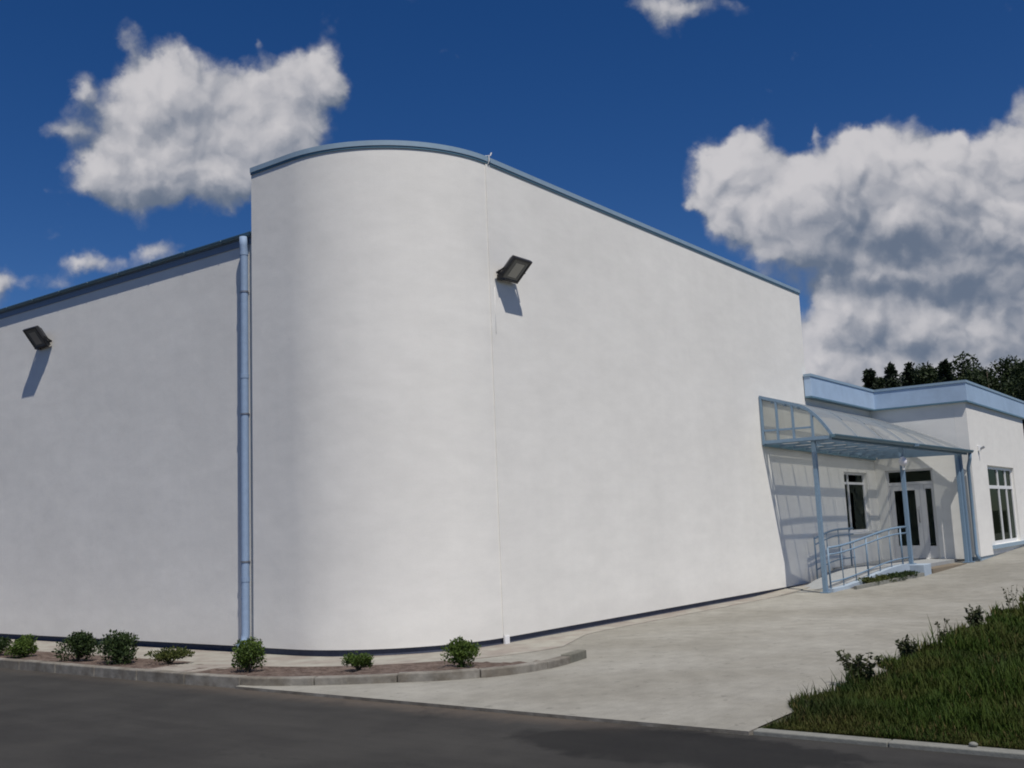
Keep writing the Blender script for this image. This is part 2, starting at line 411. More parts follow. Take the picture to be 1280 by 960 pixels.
# ------------------------------------------------------------------ mesh helpers
ORIGIN = {}
class MB:
    def __init__(self): self.v = []; self.f = []
    def add(self, vs, fs):
        k = len(self.v); self.v += [tuple(p) for p in vs]; self.f += [tuple(i + k for i in f) for f in fs]; return self
    def box(self, x0, x1, y0, y1, z0, z1):
        vs = [(x0, y0, z0), (x1, y0, z0), (x1, y1, z0), (x0, y1, z0), (x0, y0, z1), (x1, y0, z1), (x1, y1, z1), (x0, y1, z1)]
        return self.add(vs, [(0, 3, 2, 1), (4, 5, 6, 7), (0, 1, 5, 4), (1, 2, 6, 5), (2, 3, 7, 6), (3, 0, 4, 7)])
    def bar(self, a, b, w, h, up=(0, 0, 1)):
        a, b = Vector(a), Vector(b); d = (b - a).normalized(); upv = Vector(up)
        if abs(d.dot(upv)) > 0.98: upv = Vector((1, 0, 0))
        s = d.cross(upv).normalized() * (w / 2); t = s.cross(d).normalized() * (h / 2)
        vs = [a - s - t, a + s - t, a + s + t, a - s + t, b - s - t, b + s - t, b + s + t, b - s + t]
        return self.add(vs, [(0, 1, 2, 3), (7, 6, 5, 4), (0, 4, 5, 1), (1, 5, 6, 2), (2, 6, 7, 3), (3, 7, 4, 0)])
    def tube(self, pts, r, n=10, caps=True):
        pts = [Vector(p) for p in pts]; rs = r if isinstance(r, (list, tuple)) else [r] * len(pts)
        ring = []; ref = None
        for i, p in enumerate(pts):
            d = (pts[min(i + 1, len(pts) - 1)] - pts[max(i - 1, 0)]).normalized()
            if ref is None:
                ref = Vector((0, 0, 1)) if abs(d.z) < 0.9 else Vector((1, 0, 0))
            s = d.cross(ref).normalized(); t = s.cross(d).normalized(); ref = t
            ring.append([p + (s * math.cos(2 * math.pi * k / n) + t * math.sin(2 * math.pi * k / n)) * rs[i] for k in range(n)])
        vs = [p for rg in ring for p in rg]; fs = []
        for i in range(len(pts) - 1):
            for k in range(n):
                k2 = (k + 1) % n
                fs.append((i * n + k, i * n + k2, (i + 1) * n + k2, (i + 1) * n + k))
        if caps: fs += [tuple(range(n))[::-1], tuple((len(pts) - 1) * n + k for k in range(n))]
        return self.add(vs, fs)
    def prism(self, poly, z0, z1):
        n = len(poly)
        vs = [(x, y, z0) for x, y in poly] + [(x, y, z1) for x, y in poly]
        fs = [(i, (i + 1) % n, n + (i + 1) % n, n + i) for i in range(n)] + [tuple(range(n))[::-1], tuple(range(n, 2 * n))]
        return self.add(vs, fs)
    def strip(self, inner, outer, z0, z1):
        """band between two open plan lines, from z0 to z1 (numbers or functions of x,y)"""
        zf = lambda z, p: z(*p) if callable(z) else z
        n = len(inner)
        vs = [(p[0], p[1], zf(z0, p)) for p in outer] + [(p[0], p[1], zf(z0, p)) for p in inner]
        vs += [(p[0], p[1], zf(z1, p)) for p in outer] + [(p[0], p[1], zf(z1, p)) for p in inner]
        fs = []
        for i in range(n - 1):
            o0, i0, o1, i1 = i, n + i, 2 * n + i, 3 * n + i
            fs += [(o0, o0 + 1, o1 + 1, o1), (i0 + 1, i0, i1, i1 + 1), (o1, o1 + 1, i1 + 1, i1), (i0, i0 + 1, o0 + 1, o0)]
        for i in (0, n - 1): fs.append((i, 2 * n + i, 3 * n + i, n + i))
        return self.add(vs, fs)
    def ball(self, c, r, nu=16, nv=10, sc=(1, 1, 1)):
        vs = [(c[0], c[1], c[2] + r * sc[2])]
        for j in range(1, nv):
            th = math.pi * j / nv
            for i in range(nu):
                ph = 2 * math.pi * i / nu
                vs.append((c[0] + r * sc[0] * math.sin(th) * math.cos(ph), c[1] + r * sc[1] * math.sin(th) * math.sin(ph), c[2] + r * sc[2] * math.cos(th)))
        vs.append((c[0], c[1], c[2] - r * sc[2])); fs = []
        for i in range(nu): fs.append((0, 1 + i, 1 + (i + 1) % nu))
        for j in range(nv - 2):
            for i in range(nu):
                a = 1 + j * nu; b = a + nu
                fs.append((a + i, b + i, b + (i + 1) % nu, a + (i + 1) % nu))
        L = len(vs) - 1; a = 1 + (nv - 2) * nu
        for i in range(nu): fs.append((L, a + (i + 1) % nu, a + i))
        return self.add(vs, fs)
    def wall(self, axis, c, a0, a1, z0, z1, holes, depth):
        """wall sheet with openings and their reveals. axis 'x': lies in y=c, runs along x, reveals go to +y; axis 'y': lies in x=c, reveals go to +x"""
        pt = (lambda a, dd, z: (a, c + dd, z)) if axis == 'x' else (lambda a, dd, z: (c + dd, a, z))
        A = sorted({a0, a1} | {h[0] for h in holes} | {h[1] for h in holes})
        Z = sorted({z0, z1} | {h[2] for h in holes} | {h[3] for h in holes})
        for i in range(len(A) - 1):
            for j in range(len(Z) - 1):
                ca, cz = (A[i] + A[i + 1]) / 2, (Z[j] + Z[j + 1]) / 2
                if any(h[0] < ca < h[1] and h[2] < cz < h[3] for h in holes): continue
                for dd in (0, depth):
                    self.add([pt(A[i], dd, Z[j]), pt(A[i + 1], dd, Z[j]), pt(A[i + 1], dd, Z[j + 1]), pt(A[i], dd, Z[j + 1])], [(0, 1, 2, 3)])
        for h in holes + [(a0, a1, z0, z1)]:
            for (p, q2) in (((h[0], h[2]), (h[1], h[2])), ((h[1], h[2]), (h[1], h[3])), ((h[1], h[3]), (h[0], h[3])), ((h[0], h[3]), (h[0], h[2]))):
                self.add([pt(p[0], 0, p[1]), pt(q2[0], 0, q2[1]), pt(q2[0], depth, q2[1]), pt(p[0], depth, p[1])], [(0, 1, 2, 3)])
        return self
    def build(self, name, mat, parent=None, smooth=False, kind=None, recalc=True, bevel=0.0):
        o0 = ORIGIN.get(parent.name, Vector((0, 0, 0))) if parent else Vector((0, 0, 0))
        me = bpy.data.meshes.new(name)
        me.from_pydata([(p[0] - o0.x, p[1] - o0.y, p[2] - o0.z) for p in self.v], [], self.f)
        if recalc:
            import bmesh
            bm = bmesh.new(); bm.from_mesh(me); bmesh.ops.recalc_face_normals(bm, faces=bm.faces); bm.to_mesh(me); bm.free()
        me.materials.append(MATS[mat])
        o = bpy.data.objects.new(name, me); COL.objects.link(o)
        if smooth:
            for p in me.polygons: p.use_smooth = True
        if bevel:
            b = o.modifiers.new('bevel', 'BEVEL'); b.width = bevel; b.segments = 2; b.limit_method = 'ANGLE'
        if parent: o.parent = parent; ORIGIN[o.name] = o0
        if kind: o['kind'] = kind
        return o

def thing(name, label, cat, loc=(0, 0, 0), group=None):
    o = bpy.data.objects.new(name, None); COL.objects.link(o)
    o.location = loc; o.empty_display_size = 0.2; ORIGIN[o.name] = Vector(loc)
    return tag(o, label, cat, group)
def tag(o, label, cat, group=None):
    o['label'] = label; o['category'] = cat
    if group: o['group'] = group
    return o
def copy_thing(root, loc, rotz, label):
    r = root.copy(); COL.objects.link(r); r.location = loc; r.rotation_euler = (0, 0, rotz); r['label'] = label
    for ch in list(root.children):
        c = ch.copy(); COL.objects.link(c); c.parent = r
        for g in list(ch.children):
            e = g.copy(); COL.objects.link(e); e.parent = c
    return r
def lerp(a, b, t): return Vector(a) * (1 - t) + Vector(b) * t

# ------------------------------------------------------------------ ground
def zg(x, y=0):           # the site rises gently beyond x = 21
    t = max(0.0, x - 20.5)
    return min(0.035 * t, 0.6) if t > 1.0 else 0.0175 * t * t * (2 - t) + 0.0 if t < 1.0 else 0.035
XB = [20.5, 20.75, 21, 21.25, 21.5, 23, 26, 30, 37.6, 42]
def slab(name, mat, x0, x1, y0, y1, dz, kind='structure'):
    xs = [x0] + [x for x in XB if x0 < x < x1] + [x1]
    b = MB()
    for i in range(len(xs) - 1):
        a, c = xs[i], xs[i + 1]
        b.add([(a, y0, zg(a) + dz), (c, y0, zg(c) + dz), (c, y1, zg(c) + dz), (a, y1, zg(a) + dz)], [(0, 1, 2, 3)])
    return b.build(name, mat, kind=kind)
slab('terrain', 'earth', -700, 900, -800, 800, -0.06)
slab('road', 'asphalt', -200, 7.47, -160, 160, 0.0)
slab('pavement', 'paving', 7.44, 60, 3.42, 9.4, 0.03)
MB().add([(7.4405, 3.42, -.1), (7.4405, 9.4, -.1), (7.4405, 9.4, .0295), (7.4405, 3.42, .0295), (7.62, 3.4205, -.1), (7.62, 3.4205, .0295)], [(0, 1, 2, 3), (0, 3, 5, 4)]).build('pavement_edge', 'kerb_stone', kind='structure')
slab('lawn_ground', 'earth', 7.58, 60, -60, 3.42, 0.02)
eb = MB()
rng = random.Random(3)
y = 3.40
while y > -30:
    L = 1.0
    eb.box(7.472, 7.59, y - L + 0.006, y, -0.05, 0.034 + rng.uniform(-.003, .003)); y -= L
edge = eb.build('road_edging', 'edge_stone', kind='structure', bevel=0.008)

# ------------------------------------------------------------------ the hall with its rounded corner and side wing
hall = thing('sports_hall', 'white plastered hall with tall rounded corner and lower gutter-edged wing', 'building', (11.6, 8.85, 0))
XL, YR = 9.66, 8.85
CX, CY, R = 11.60, 10.87, 2.02
HTOP = 6.96
def hall_line(off, n=40):
    pts = [(CX - R - off, 11.70)]
    for i in range(n + 1):
        a = math.pi + (math.pi / 2) * i / n
        pts.append((CX + (R + off) * math.cos(a), CY + (R + off) * math.sin(a)))
    pts.append((23.85 + max(off, 0), YR - off))
    return pts
line = hall_line(0)
o = MB().prism(line + [(23.85, 11.70)], 0.125, HTOP).build('hall_wall', 'white_plaster', hall)
for p in o.data.polygons:
    p.use_smooth = True
o.data.set_sharp_from_angle(angle=math.radians(25))
pl = hall_line(-0.035)
MB().prism(pl + [(23.81, 11.66)], -0.05, 0.124).build('plinth', 'plinth_coat', hall)
# metal coping with drip edge
c_out = hall_line(0.026); c_in = hall_line(-0.32)
MB().strip(c_in, c_out, HTOP + 0.012, HTOP + 0.085).build('coping', 'blue_metal', hall)
MB().strip(hall_line(0.003), hall_line(0.016), HTOP - 0.02, HTOP + 0.011).build('drip_edge', 'teal_metal', hall)
MB().prism([(p[0], p[1]) for p in hall_line(-0.33)] + [(23.4, 11.64)], HTOP + 0.002, HTOP + 0.03).build('roof', 'roof_sheet', hall)
# side wing
MB().box(XL, 22, 11.702, 42, 0.12, 5.97).build('wing_wall', 'white_plaster', hall)
MB().box(XL + 0.035, 21.95, 11.74, 41.95, -0.05, 0.119).build('plinth', 'plinth_coat', hall)
MB().box(XL - 0.015, XL - 0.001, 11.72, 42, 5.93, 6.03).build('eave_shade', 'shade_strip', hall)  # thin strip standing in for the shaded band of wall under the gutter
MB().add([(XL - 0.03, 11.73, 6.11), (22, 11.73, 7.1), (22, 42.1, 7.1), (XL - 0.03, 42.1, 6.11),
          (XL - 0.03, 11.73, 6.035), (22, 11.73, 5.98), (22, 42.1, 5.98), (XL - 0.03, 42.1, 6.035)],
         [(0, 1, 2, 3), (7, 6, 5, 4), (0, 4, 5, 1), (1, 5, 6, 2), (2, 6, 7, 3), (3, 7, 4, 0)]).build('wing_roof', 'roof_sheet', hall)
# half round gutter: shell profile swept along y
def gutter_mesh(p0, p1, r, rim=0.012, n=10):
    b = MB(); p0, p1 = Vector(p0), Vector(p1); d = (p1 - p0).normalized(); s = d.cross(Vector((0, 0, 1))).normalized()
    prof = []
    for i in range(n + 1):
        a = math.pi + math.pi * i / n
        prof.append((math.cos(a) * r, math.sin(a) * r))
    for i in range(n, -1, -1):
        a = math.pi + math.pi * i / n
        prof.append((math.cos(a) * (r - rim), math.sin(a) * (r - rim)))
    m = len(prof)
    vs = [p + s * u + Vector((0, 0, v)) for p in (p0, p1) for u, v in prof]
    fs = [(i, (i + 1) % m, m + (i + 1) % m, m + i) for i in range(m)]
    for e in (0, m):
        for i in range(n): fs.append((e + i, e + i + 1, e + m - 2 - i, e + m - 1 - i))
    b.add(vs, fs)
    # closed ends
    for p in (p0, p1):
        vs = [p + s * (math.cos(math.pi + math.pi * i / n) * r) + Vector((0, 0, math.sin(math.pi + math.pi * i / n) * r)) for i in range(n + 1)]
        b.add(vs, [tuple(range(n + 1))])
    return b
g = gutter_mesh((XL - 0.046, 11.73, 6.09), (XL - 0.046, 42.0, 6.09), 0.045).build('gutter', 'teal_metal', hall, smooth=False)
for k in range(12):
    yy = 12.4 + k * 0.9
    MB().tube([(XL - 0.002, yy, 6.10), (XL - 0.012, yy, 6.05), (XL - 0.03, yy, 6.042), (XL - 0.05, yy, 6.038), (XL - 0.076, yy, 6.05), (XL - 0.095, yy, 6.085)], 0.005, 6).build('gutter_bracket', 'teal_metal', g, smooth=True)
# downpipe beside the rounded corner
px, py, pr = XL - 0.085, 11.865, 0.058
dp = MB().tube([(px - 0.01, py, 6.03), (px - 0.01, py, 5.9), (px, py, 5.8), (px, py, 0.30), (px - 0.02, py, 0.20), (px - 0.12, py, 0.13)], pr, 16).build('downpipe', 'blue_paint', hall, smooth=True)
for zz in (5.78, 3.95, 1.05):
    MB().tube([(px, py, zz - 0.03), (px, py, zz + 0.03)], pr + 0.005, 16).build('pipe_socket', 'blue_paint', dp, smooth=False)
for zz in (5.2, 3.4, 1.3):
    MB().tube([(px, py, zz - 0.012), (px, py, zz + 0.012)], pr + 0.007, 16).bar((px, py, zz), (XL, py, zz), 0.02, 0.02).build('pipe_clip', 'steel', dp)
# lightning conductor in its white cover, down the joint between curve and straight wall
lc = MB()
lc.box(11.555, 11.645, YR - 0.014, YR - 0.001, 0.152, 6.93)
lc.tube([(11.60, YR - 0.02, 6.93), (11.60, YR - 0.045, 6.97), (11.60, YR - 0.045, 7.06), (11.60, YR + 0.02, 7.07)], 0.009, 8)
lc.tube([(11.60, YR - 0.07, 7.05), (11.62, YR - 0.08, 7.10)], 0.010, 6)
lcond = lc.build('lightning_conductor', 'white_plaster', hall)
MB().box(11.57, 11.67, YR - 0.03, YR + 0.01, -0.03, 0.15).build('conductor_shoe', 'white_plastic', lcond, bevel=0.006)
cl = MB()
cl.tube([(11.665, YR - 0.003, 4.4), (11.665, YR - 0.003, 4.7), (11.67, YR - 0.003, 5.1)], 0.0035, 6)
cl.build('lamp_cable', 'white_plastic', hall, smooth=True)

# ------------------------------------------------------------------ annex
annex = thing('annex', 'low white annex with pale blue fascia beyond the tall hall', 'building', (28.6, 8.85, 0.3))
XB_, YC, XE = 28.47, 6.37, 35.75
AT = 4.43
winA = (25.95, 27.75, 1.17, 2.70)
winC = (30.2, 33.6, 0.66, 2.80)
doorB = (7.36, 8.58, 0.385, 2.75)
MB().wall('x', YR + 0.0, 23.855, XB_ + 0.3, 0.12, AT, [winA], 0.3).build('entrance_wall', 'cream_plaster', annex)
MB().wall('y', XB_, YC + 0.302, YR - 0.001, 0.2, AT, [doorB], 0.3).build('door_wall', 'cream_plaster', annex)
MB().wall('x', YC, XB_, XE, 0.42, AT, [winC], 0.3).box(XE - 0.3, XE, YC + 0.301, 20, 0.42, AT).build('front_wall', 'white_plaster', annex)
MB().box(23.86, XE - 0.301, 19.7, 20, 0.2, AT).box(23.86, 24.1, 11.9, 19.7, 0.2, AT).build('back_wall', 'cream_plaster', annex)
MB().box(XB_ + 0.03, XE - 0.03, YC + 0.03, YC + 0.2, 0.15, 0.42).build('plinth', 'blue_metal', annex)
MB().box(23.87, XB_, YR + 0.03, YR + 0.2, -0.02, 0.119).build('plinth', 'plinth_coat', annex)
MB().box(XB_ - 0.02, XE - 0.35, YC + 0.31, 19.6, 0.33, 0.37).build('floor', 'interior', annex)
FA, FB, FC, FE = 0.18, 0.10, 0.07, 0.22          # overhangs
def fascia_plan(d):
    return [(23.66 - d, YR - FA - d), (XB_ - FB - d, YR - FA - d), (XB_ - FB - d, YC - FC - d), (XE + FE + d, YC - FC - d), (XE + FE + d, 20.2 + d), (23.88, 20.2 + d), (23.88, YR - 0.02), (23.66 - d, YR - 0.02)]
fpoly = fascia_plan(0)
fa = MB().prism(fpoly, AT + 0.005, 4.90).build('fascia', 'pale_blue_metal', annex)
MB().prism(fascia_plan(0.02), 4.903, 4.965).build('fascia_cap', 'blue_metal', fa)
MB().prism(fascia_plan(0.006), AT - 0.035, AT + 0.003).build('soffit_shade', 'teal_metal', fa)  # dark strip drawn as the soffit's shadow line below the fascia

def frame_bars(b, axis, c, rect, xs, zs, w, d):
    """rect frame plus inner bars; c = centre depth"""
    a0, a1, z0, z1 = rect
    def bx(p0, p1, q0, q1):
        if axis == 'x': b.box(p0, p1, c - d / 2, c + d / 2, q0, q1)
        else: b.box(c - d / 2, c + d / 2, p0, p1, q0, q1)
    bx(a0, a0 + w, z0, z1); bx(a1 - w, a1, z0, z1)
    bx(a0 + w, a1 - w, z0, z0 + w); bx(a0 + w, a1 - w, z1 - w, z1)
    edges = [a0 + w] + [v for x in xs for v in (x - w / 2, x + w / 2)] + [a1 - w]
    for x in xs: bx(x - w / 2, x + w / 2, z0 + w, z1 - w)
    for z in zs:
        for i in range(0, len(edges), 2): bx(edges[i], edges[i + 1], z - w / 2, z + w / 2)
    return b
# front window with blue sill
wr = MB()
w1 = frame_bars(MB(), 'x', YC + 0.11, winC, [31.75, 32.75], [2.22], 0.09, 0.07).build('window', 'white_plastic', annex)
MB().box(winC[0] + .09, winC[1] - .09, YC + 0.108, YC + 0.113, winC[2] + .09, winC[3] - .09).build('pane', 'window_glass', w1)
MB().box(winC[0] - 0.35, winC[1] + 0.6, YC - 0.07, YC + 0.08, winC[2] - 0.10, winC[2] - 0.003).build('sill', 'blue_metal', w1)
cu = MB()
for i in range(36):
    xa, xb2 = 32.75 + i * 0.022, 32.75 + (i + 1) * 0.022
    ya, yb2 = YC + 0.22 + 0.03 * math.sin(i * 1.3), YC + 0.22 + 0.03 * math.sin((i + 1) * 1.3)
    cu.add([(xa, ya, .75), (xb2, yb2, .75), (xb2, yb2, 2.75), (xa, ya, 2.75)], [(0, 1, 2, 3)])
cu.build('curtain', 'curtain', w1, smooth=True)
# window under the canopy
w2 = frame_bars(MB(), 'x', YR + 0.12, winA, [26.48], [2.42], 0.06, 0.07).build('window', 'white_plastic', annex)
MB().box(winA[0] + .06, winA[1] - .06, YR + 0.118, YR + 0.123, winA[2] + .06, winA[3] - .06).build('pane', 'window_glass', w2)
MB().box(winA[0] - 0.05, winA[1] + 0.05, YR - 0.05, YR + 0.09, winA[2] - 0.05, winA[2] - 0.003).build('sill', 'white_plastic', w2)
cu = MB()
for i in range(26):
    xa, xb2 = 26.72 + i * 0.037, 26.72 + (i + 1) * 0.037
    ya, yb2 = YR + 0.20 + 0.025 * math.sin(i * 1.3), YR + 0.20 + 0.025 * math.sin((i + 1) * 1.3)
    cu.add([(xa, ya, 1.25), (xb2, yb2, 1.25), (xb2, yb2, 2.68), (xa, ya, 2.68)], [(0, 1, 2, 3)])
cu.build('curtain', 'curtain', w2, smooth=True)
# entrance door: transom light, glazed leaf, narrow side light
dc = XB_ + 0.10
door = MB()
door.box(dc - .04, dc + .04, doorB[0], doorB[0] + .06, doorB[2], doorB[3]).box(dc - .04, dc + .04, doorB[1] - .06, doorB[1], doorB[2], doorB[3])
door.box(dc - .04, dc + .04, doorB[0] + .06, doorB[1] - .06, doorB[3] - .05, doorB[3])
door.box(dc - .04, dc + .04, doorB[0] + .06, doorB[1] - .06, 2.34, 2.42)
door.box(dc - .04, dc + .04, 7.64, 7.74, doorB[2], 2.34)
dr = door.build('door', 'door_frame', annex)
leaf = MB()
for (a, b, c, d) in ((7.745, 7.87, .40, 2.335), (8.41, 8.515, .40, 2.335), (7.87, 8.41, .40, .74), (7.87, 8.41, 2.2, 2.335)):
    leaf.box(dc - .03, dc + .03, a, b, c, d)
lf = leaf.build('door_leaf', 'door_frame', dr)
MB().tube([(dc - .03, 7.80, 1.35), (dc - .09, 7.80, 1.35), (dc - .09, 7.80, 1.75), (dc - .03, 7.80, 1.75)], 0.014, 8).build('handle', 'steel', dr, smooth=True)
sl = MB()
for (a, b, c, d) in ((7.42, 7.45, .40, 2.335), (7.60, 7.638, .40, 2.335), (7.45, 7.60, .40, .72), (7.45, 7.60, 2.22, 2.335)):
    sl.box(dc - .03, dc + .03, a, b, c, d)
sl.build('side_light', 'door_frame', dr)
MB().box(dc - .004, dc + .004, 7.87, 8.41, .74, 2.2).box(dc - .004, dc + .004, 7.45, 7.60, .72, 2.22).build('pane', 'window_glass', dr)
MB().box(dc - .004, dc + .004, doorB[0] + .06, doorB[1] - .06, 2.42, 2.70).build('transom_pane', 'window_glass', dr)

# ------------------------------------------------------------------ canopy over the entrance
canopy = thing('entrance_canopy', 'light blue steel canopy with curved translucent roof over the entrance', 'canopy', (21.0, 8.85, 0))
E0, E1 = Vector((21.05, 7.36, 3.27)), Vector((28.24, 6.42, 3.13))
W0, W1 = Vector((20.95, 8.84, 4.21)), Vector((28.44, 8.84, 4.20))
def arc(t, s, dz=0.0):
    """t along the canopy, s from wall to eave"""
    a, b = lerp(W0, W1, t), lerp(E0, E1, t)
    p = a.lerp(b, s); bull = 0.5 * s + 0.5 * max(0.0, (s - 0.55) / 0.45) ** 2; flat = 0.8 * s + 0.2 * s * s
    p.z = a.z + (b.z - a.z) * (bull * (1 - t) + flat * t) + dz
    return p
NS = 20
NB = 6
for k in range(NB):
    t0, t1 = k / NB + 0.004, (k + 1) / NB - 0.004
    b = MB()
    for i in range(NS):
        s0, s1 = i / NS, (i + 1) / NS
        b.add([arc(t0, s0, .03), arc(t1, s0, .03), arc(t1, s1, .03), arc(t0, s1, .03)], [(0, 1, 2, 3)])
    b.build('roof_panel', 'roof_glazing', canopy, smooth=True, recalc=False)
for k in range(1, NB + 1):
    t = k / NB - (0.004 if k == NB else 0)
    b = MB()
    for i in range(NS): b.bar(arc(t, i / NS, -.02), arc(t, (i + 1) / NS + 0.004, -.02), 0.03, 0.045)
    b.build('rafter', 'canopy_paint', canopy)
for dist in (0.27, 0.55, 0.83, 1.12):          # purlins run parallel to the hall wall
    b = MB(); n = 16; pts = []
    for i in range(n + 1):
        t = i / n; pts.append(arc(t, dist / (8.84 - (E0.y + (E1.y - E0.y) * t)), -.055))
    for i in range(n): b.bar(pts[i], pts[i + 1], 0.05, 0.045)
    b.build('purlin', 'canopy_paint', canopy)
MB().bar(W0 + Vector((0, -.03, -.03)), W1 + Vector((0, -.03, -.03)), 0.05, 0.07).build('wall_rail', 'canopy_paint', canopy)
ZB0, ZB1 = 3.19, 3.10
MB().bar((20.95, 8.80, ZB0), (28.44, 8.80, ZB1), 0.06, 0.10).build('wall_beam', 'teal_metal', canopy)
def tie_pt(t, s):
    a, b = Vector((20.97, 8.80, ZB0)).lerp(Vector((28.42, 8.80, ZB1)), t), lerp(E0, E1, t) + Vector((0, 0, -.07))
    return a.lerp(b, s)
for k in range(0, 11):
    t = k / 10
    MB().bar(tie_pt(t, 0.03), tie_pt(t, 0.97), 0.028, 0.05).build('tie_bar', 'canopy_paint', canopy)
for dist in (0.5, 1.0):
    MB().bar((20.97, 8.80 - dist, ZB0 + .05), (28.42, 8.80 - dist, ZB1 + .05), 0.035, 0.04).build('ceiling_rail', 'canopy_paint', canopy)
MB().bar(E0 + Vector((-.03, 0.02, -.06)), E1 + Vector((.05, 0.02, -.06)), 0.06, 0.10).build('eave_beam', 'canopy_paint', canopy)
gd = (E1 - E0).normalized()
gutter_mesh(E0 + gd * -0.12 + Vector((0, -.08, .0)), E1 + gd * 0.10 + Vector((0, -.08, .0)), 0.075).build('gutter', 'teal_metal', canopy)
# end frame on the hall wall
ef = MB()
for i in range(NS): ef.bar(arc(0, i / NS), arc(0, (i + 1) / NS + .004), 0.05, 0.06)
ef.bar((20.95, 8.81, 4.21), (20.95, 8.81, 3.17), 0.05, 0.05)
ef.bar((20.95, 8.80, 3.22), tuple(E0 + Vector((-.06, .05, -.05))), 0.06, 0.07)
for s in (0.24, 0.47, 0.74):
    p = arc(0, s); ef.bar(p, (p.x, p.y, 3.24), 0.045, 0.045)
p = arc(0, 0.72); ef.bar((20.955, 8.80, 3.47), (p.x, p.y, 3.46), 0.035, 0.04)
ef.build('end_frame', 'canopy_paint', canopy)
b = MB()
for i in range(NS):
    p, q2 = arc(0, i / NS), arc(0, (i + 1) / NS)
    b.add([p + Vector((.01, 0, 0)), q2 + Vector((.01, 0, 0)), (q2.x + .01, q2.y, 3.24), (p.x + .01, p.y, 3.24)], [(0, 1, 2, 3)])
b.build('end_panel', 'end_glazing', canopy, recalc=False)
# posts
def post(x, y, z0, z1, w=0.09):
    o = MB().box(x - w / 2, x + w / 2, y - w / 2, y + w / 2, z0, z1).build('post', 'canopy_paint', canopy, bevel=0.006)
    MB().box(x - .09, x + .09, y - .09, y + .09, z0, z0 + 0.02).build('base_plate', 'canopy_paint', o)
P1, P2, P3 = (21.17, 7.80), (24.80, 7.07), (28.05, 6.62)
post(*P1, 0.04, 3.22); post(*P2, 0.43, 3.17); post(*P3, 0.30, 3.09)
post(28.17, 6.57, 0.30, 3.09)
for (x, y), z in ((P1, 3.205), (P2, 3.155)):
    MB().bar((x, y, z - 0.02), (x, y - 0.42, z + 0.0), 0.05, 0.06).build('eave_arm', 'canopy_paint', canopy)
dpipe = MB().tube([(28.26, 6.34, 3.08), (28.28, 6.36, 2.9), (28.37, 6.44, 2.7), (28.38, 6.45, 0.5), (28.34, 6.38, 0.34)], 0.045, 12).build('downpipe', 'canopy_paint', canopy, smooth=True)

# ------------------------------------------------------------------ entrance ramp, landing, steps, railings
ramp = thing('entrance_ramp', 'concrete ramp with pale blue edge rising to the entrance landing', 'ramp', (21.2, 7.7, 0))
LZ = 0.385
RA, RB = Vector((21.25, 7.72, 0)), Vector((24.55, 7.10, 0))
def rz(t):
    return 0.05 + (LZ - 0.05) * (t * t * (3 - 2 * t))
NR = 16
b = MB(); kb = MB()
for i in range(NR):
    t0, t1 = i / NR, (i + 1) / NR
    p, q2 = RA.lerp(RB, t0), RA.lerp(RB, t1)
    b.add([(p.x, p.y + .10, rz(t0)), (q2.x, q2.y + .10, rz(t1)), (q2.x, 8.62, rz(t1)), (p.x, 8.62, rz(t0)),
           (p.x, p.y + .10, -.02), (q2.x, q2.y + .10, -.02), (q2.x, 8.62, -.02), (p.x, 8.62, -.02)],
          [(0, 1, 2, 3), (0, 4, 5, 1), (2, 6, 7, 3)])
    h = 0.07
    kb.add([(p.x, p.y - .06, rz(t0) + h), (q2.x, q2.y - .06, rz(t1) + h), (q2.x, q2.y + .098, rz(t1) + h), (p.x, p.y + .098, rz(t0) + h),
            (p.x, p.y - .06, -.02), (q2.x, q2.y - .06, -.02), (q2.x, q2.y + .098, rz(t1) - .02), (p.x, p.y + .098, rz(t0) - .02)],
           [(0, 1, 2, 3), (4, 5, 1, 0), (6, 7, 3, 2)] + ([(0, 3, 7, 4)] if i == 0 else []) + ([(1, 5, 6, 2)] if i == NR - 1 else []))
b.build('slope', 'ramp_concrete', ramp); kb.build('edge_kerb', 'ramp_blue', ramp)
MB().prism([(24.55, 7.22), (25.15, 7.12), (25.15, 7.0), (28.0, 6.95), (28.46, 6.95), (28.46, 8.82), (24.55, 8.82)], -.02, LZ - 0.004).build('landing', 'ramp_concrete', ramp)
MB().box(24.56, 25.12, 6.72, 7.11, 0.0, 0.43).build('corner_block', 'ramp_blue', ramp, bevel=0.015)
MB().prism([(25.16, 6.70), (27.7, 6.55), (27.7, 6.948), (25.16, 6.99)], 0.0, 0.30).build('step', 'step_stone', ramp)

def railing(label, PA, PB, zoff, flat):
    r = thing('ramp_railing', label, 'railing', (PA[0], PA[1], 0.05), 'railings along the ramp')
    A, B = Vector(PA), Vector(PB); n = 10
    def at(t, h): p = A.lerp(B, t); p.z = rz(max(0, min(1, (p.x - 21.25) / 3.3))) + h; return p
    end = B + Vector((flat, -0.2 * flat * 0.5, 0)); end.z = LZ
    for nm, h, rad in (('handrail', 0.90, 0.024), ('middle_rail', 0.76, 0.018), ('bottom_rail', 0.20, 0.016)):
        pts = [at(i / n, h) for i in range(n + 1)] + [end + Vector((0, 0, h))]
        MB().tube(pts, rad, 8).build(nm, 'canopy_paint', r, smooth=True)
    nb = 6 if flat > .3 else 3
    for i in range(nb + 1):
        t = i / nb
        MB().tube([at(t, 0.0 + zoff), at(t, 0.90)], 0.02 if i % 3 == 0 else 0.012, 8).build('rail_post' if i % 3 == 0 else 'baluster', 'canopy_paint', r, smooth=True)
    return r
railing('light blue railing on the outer edge of the ramp between canopy posts', (21.32, 7.74, 0), (24.4, 7.14, 0), 0.07, 0.35)
railing('light blue railing on the wall side of the ramp', (22.9, 8.60, 0), (25.2, 8.58, 0), 0.0, 0.2)

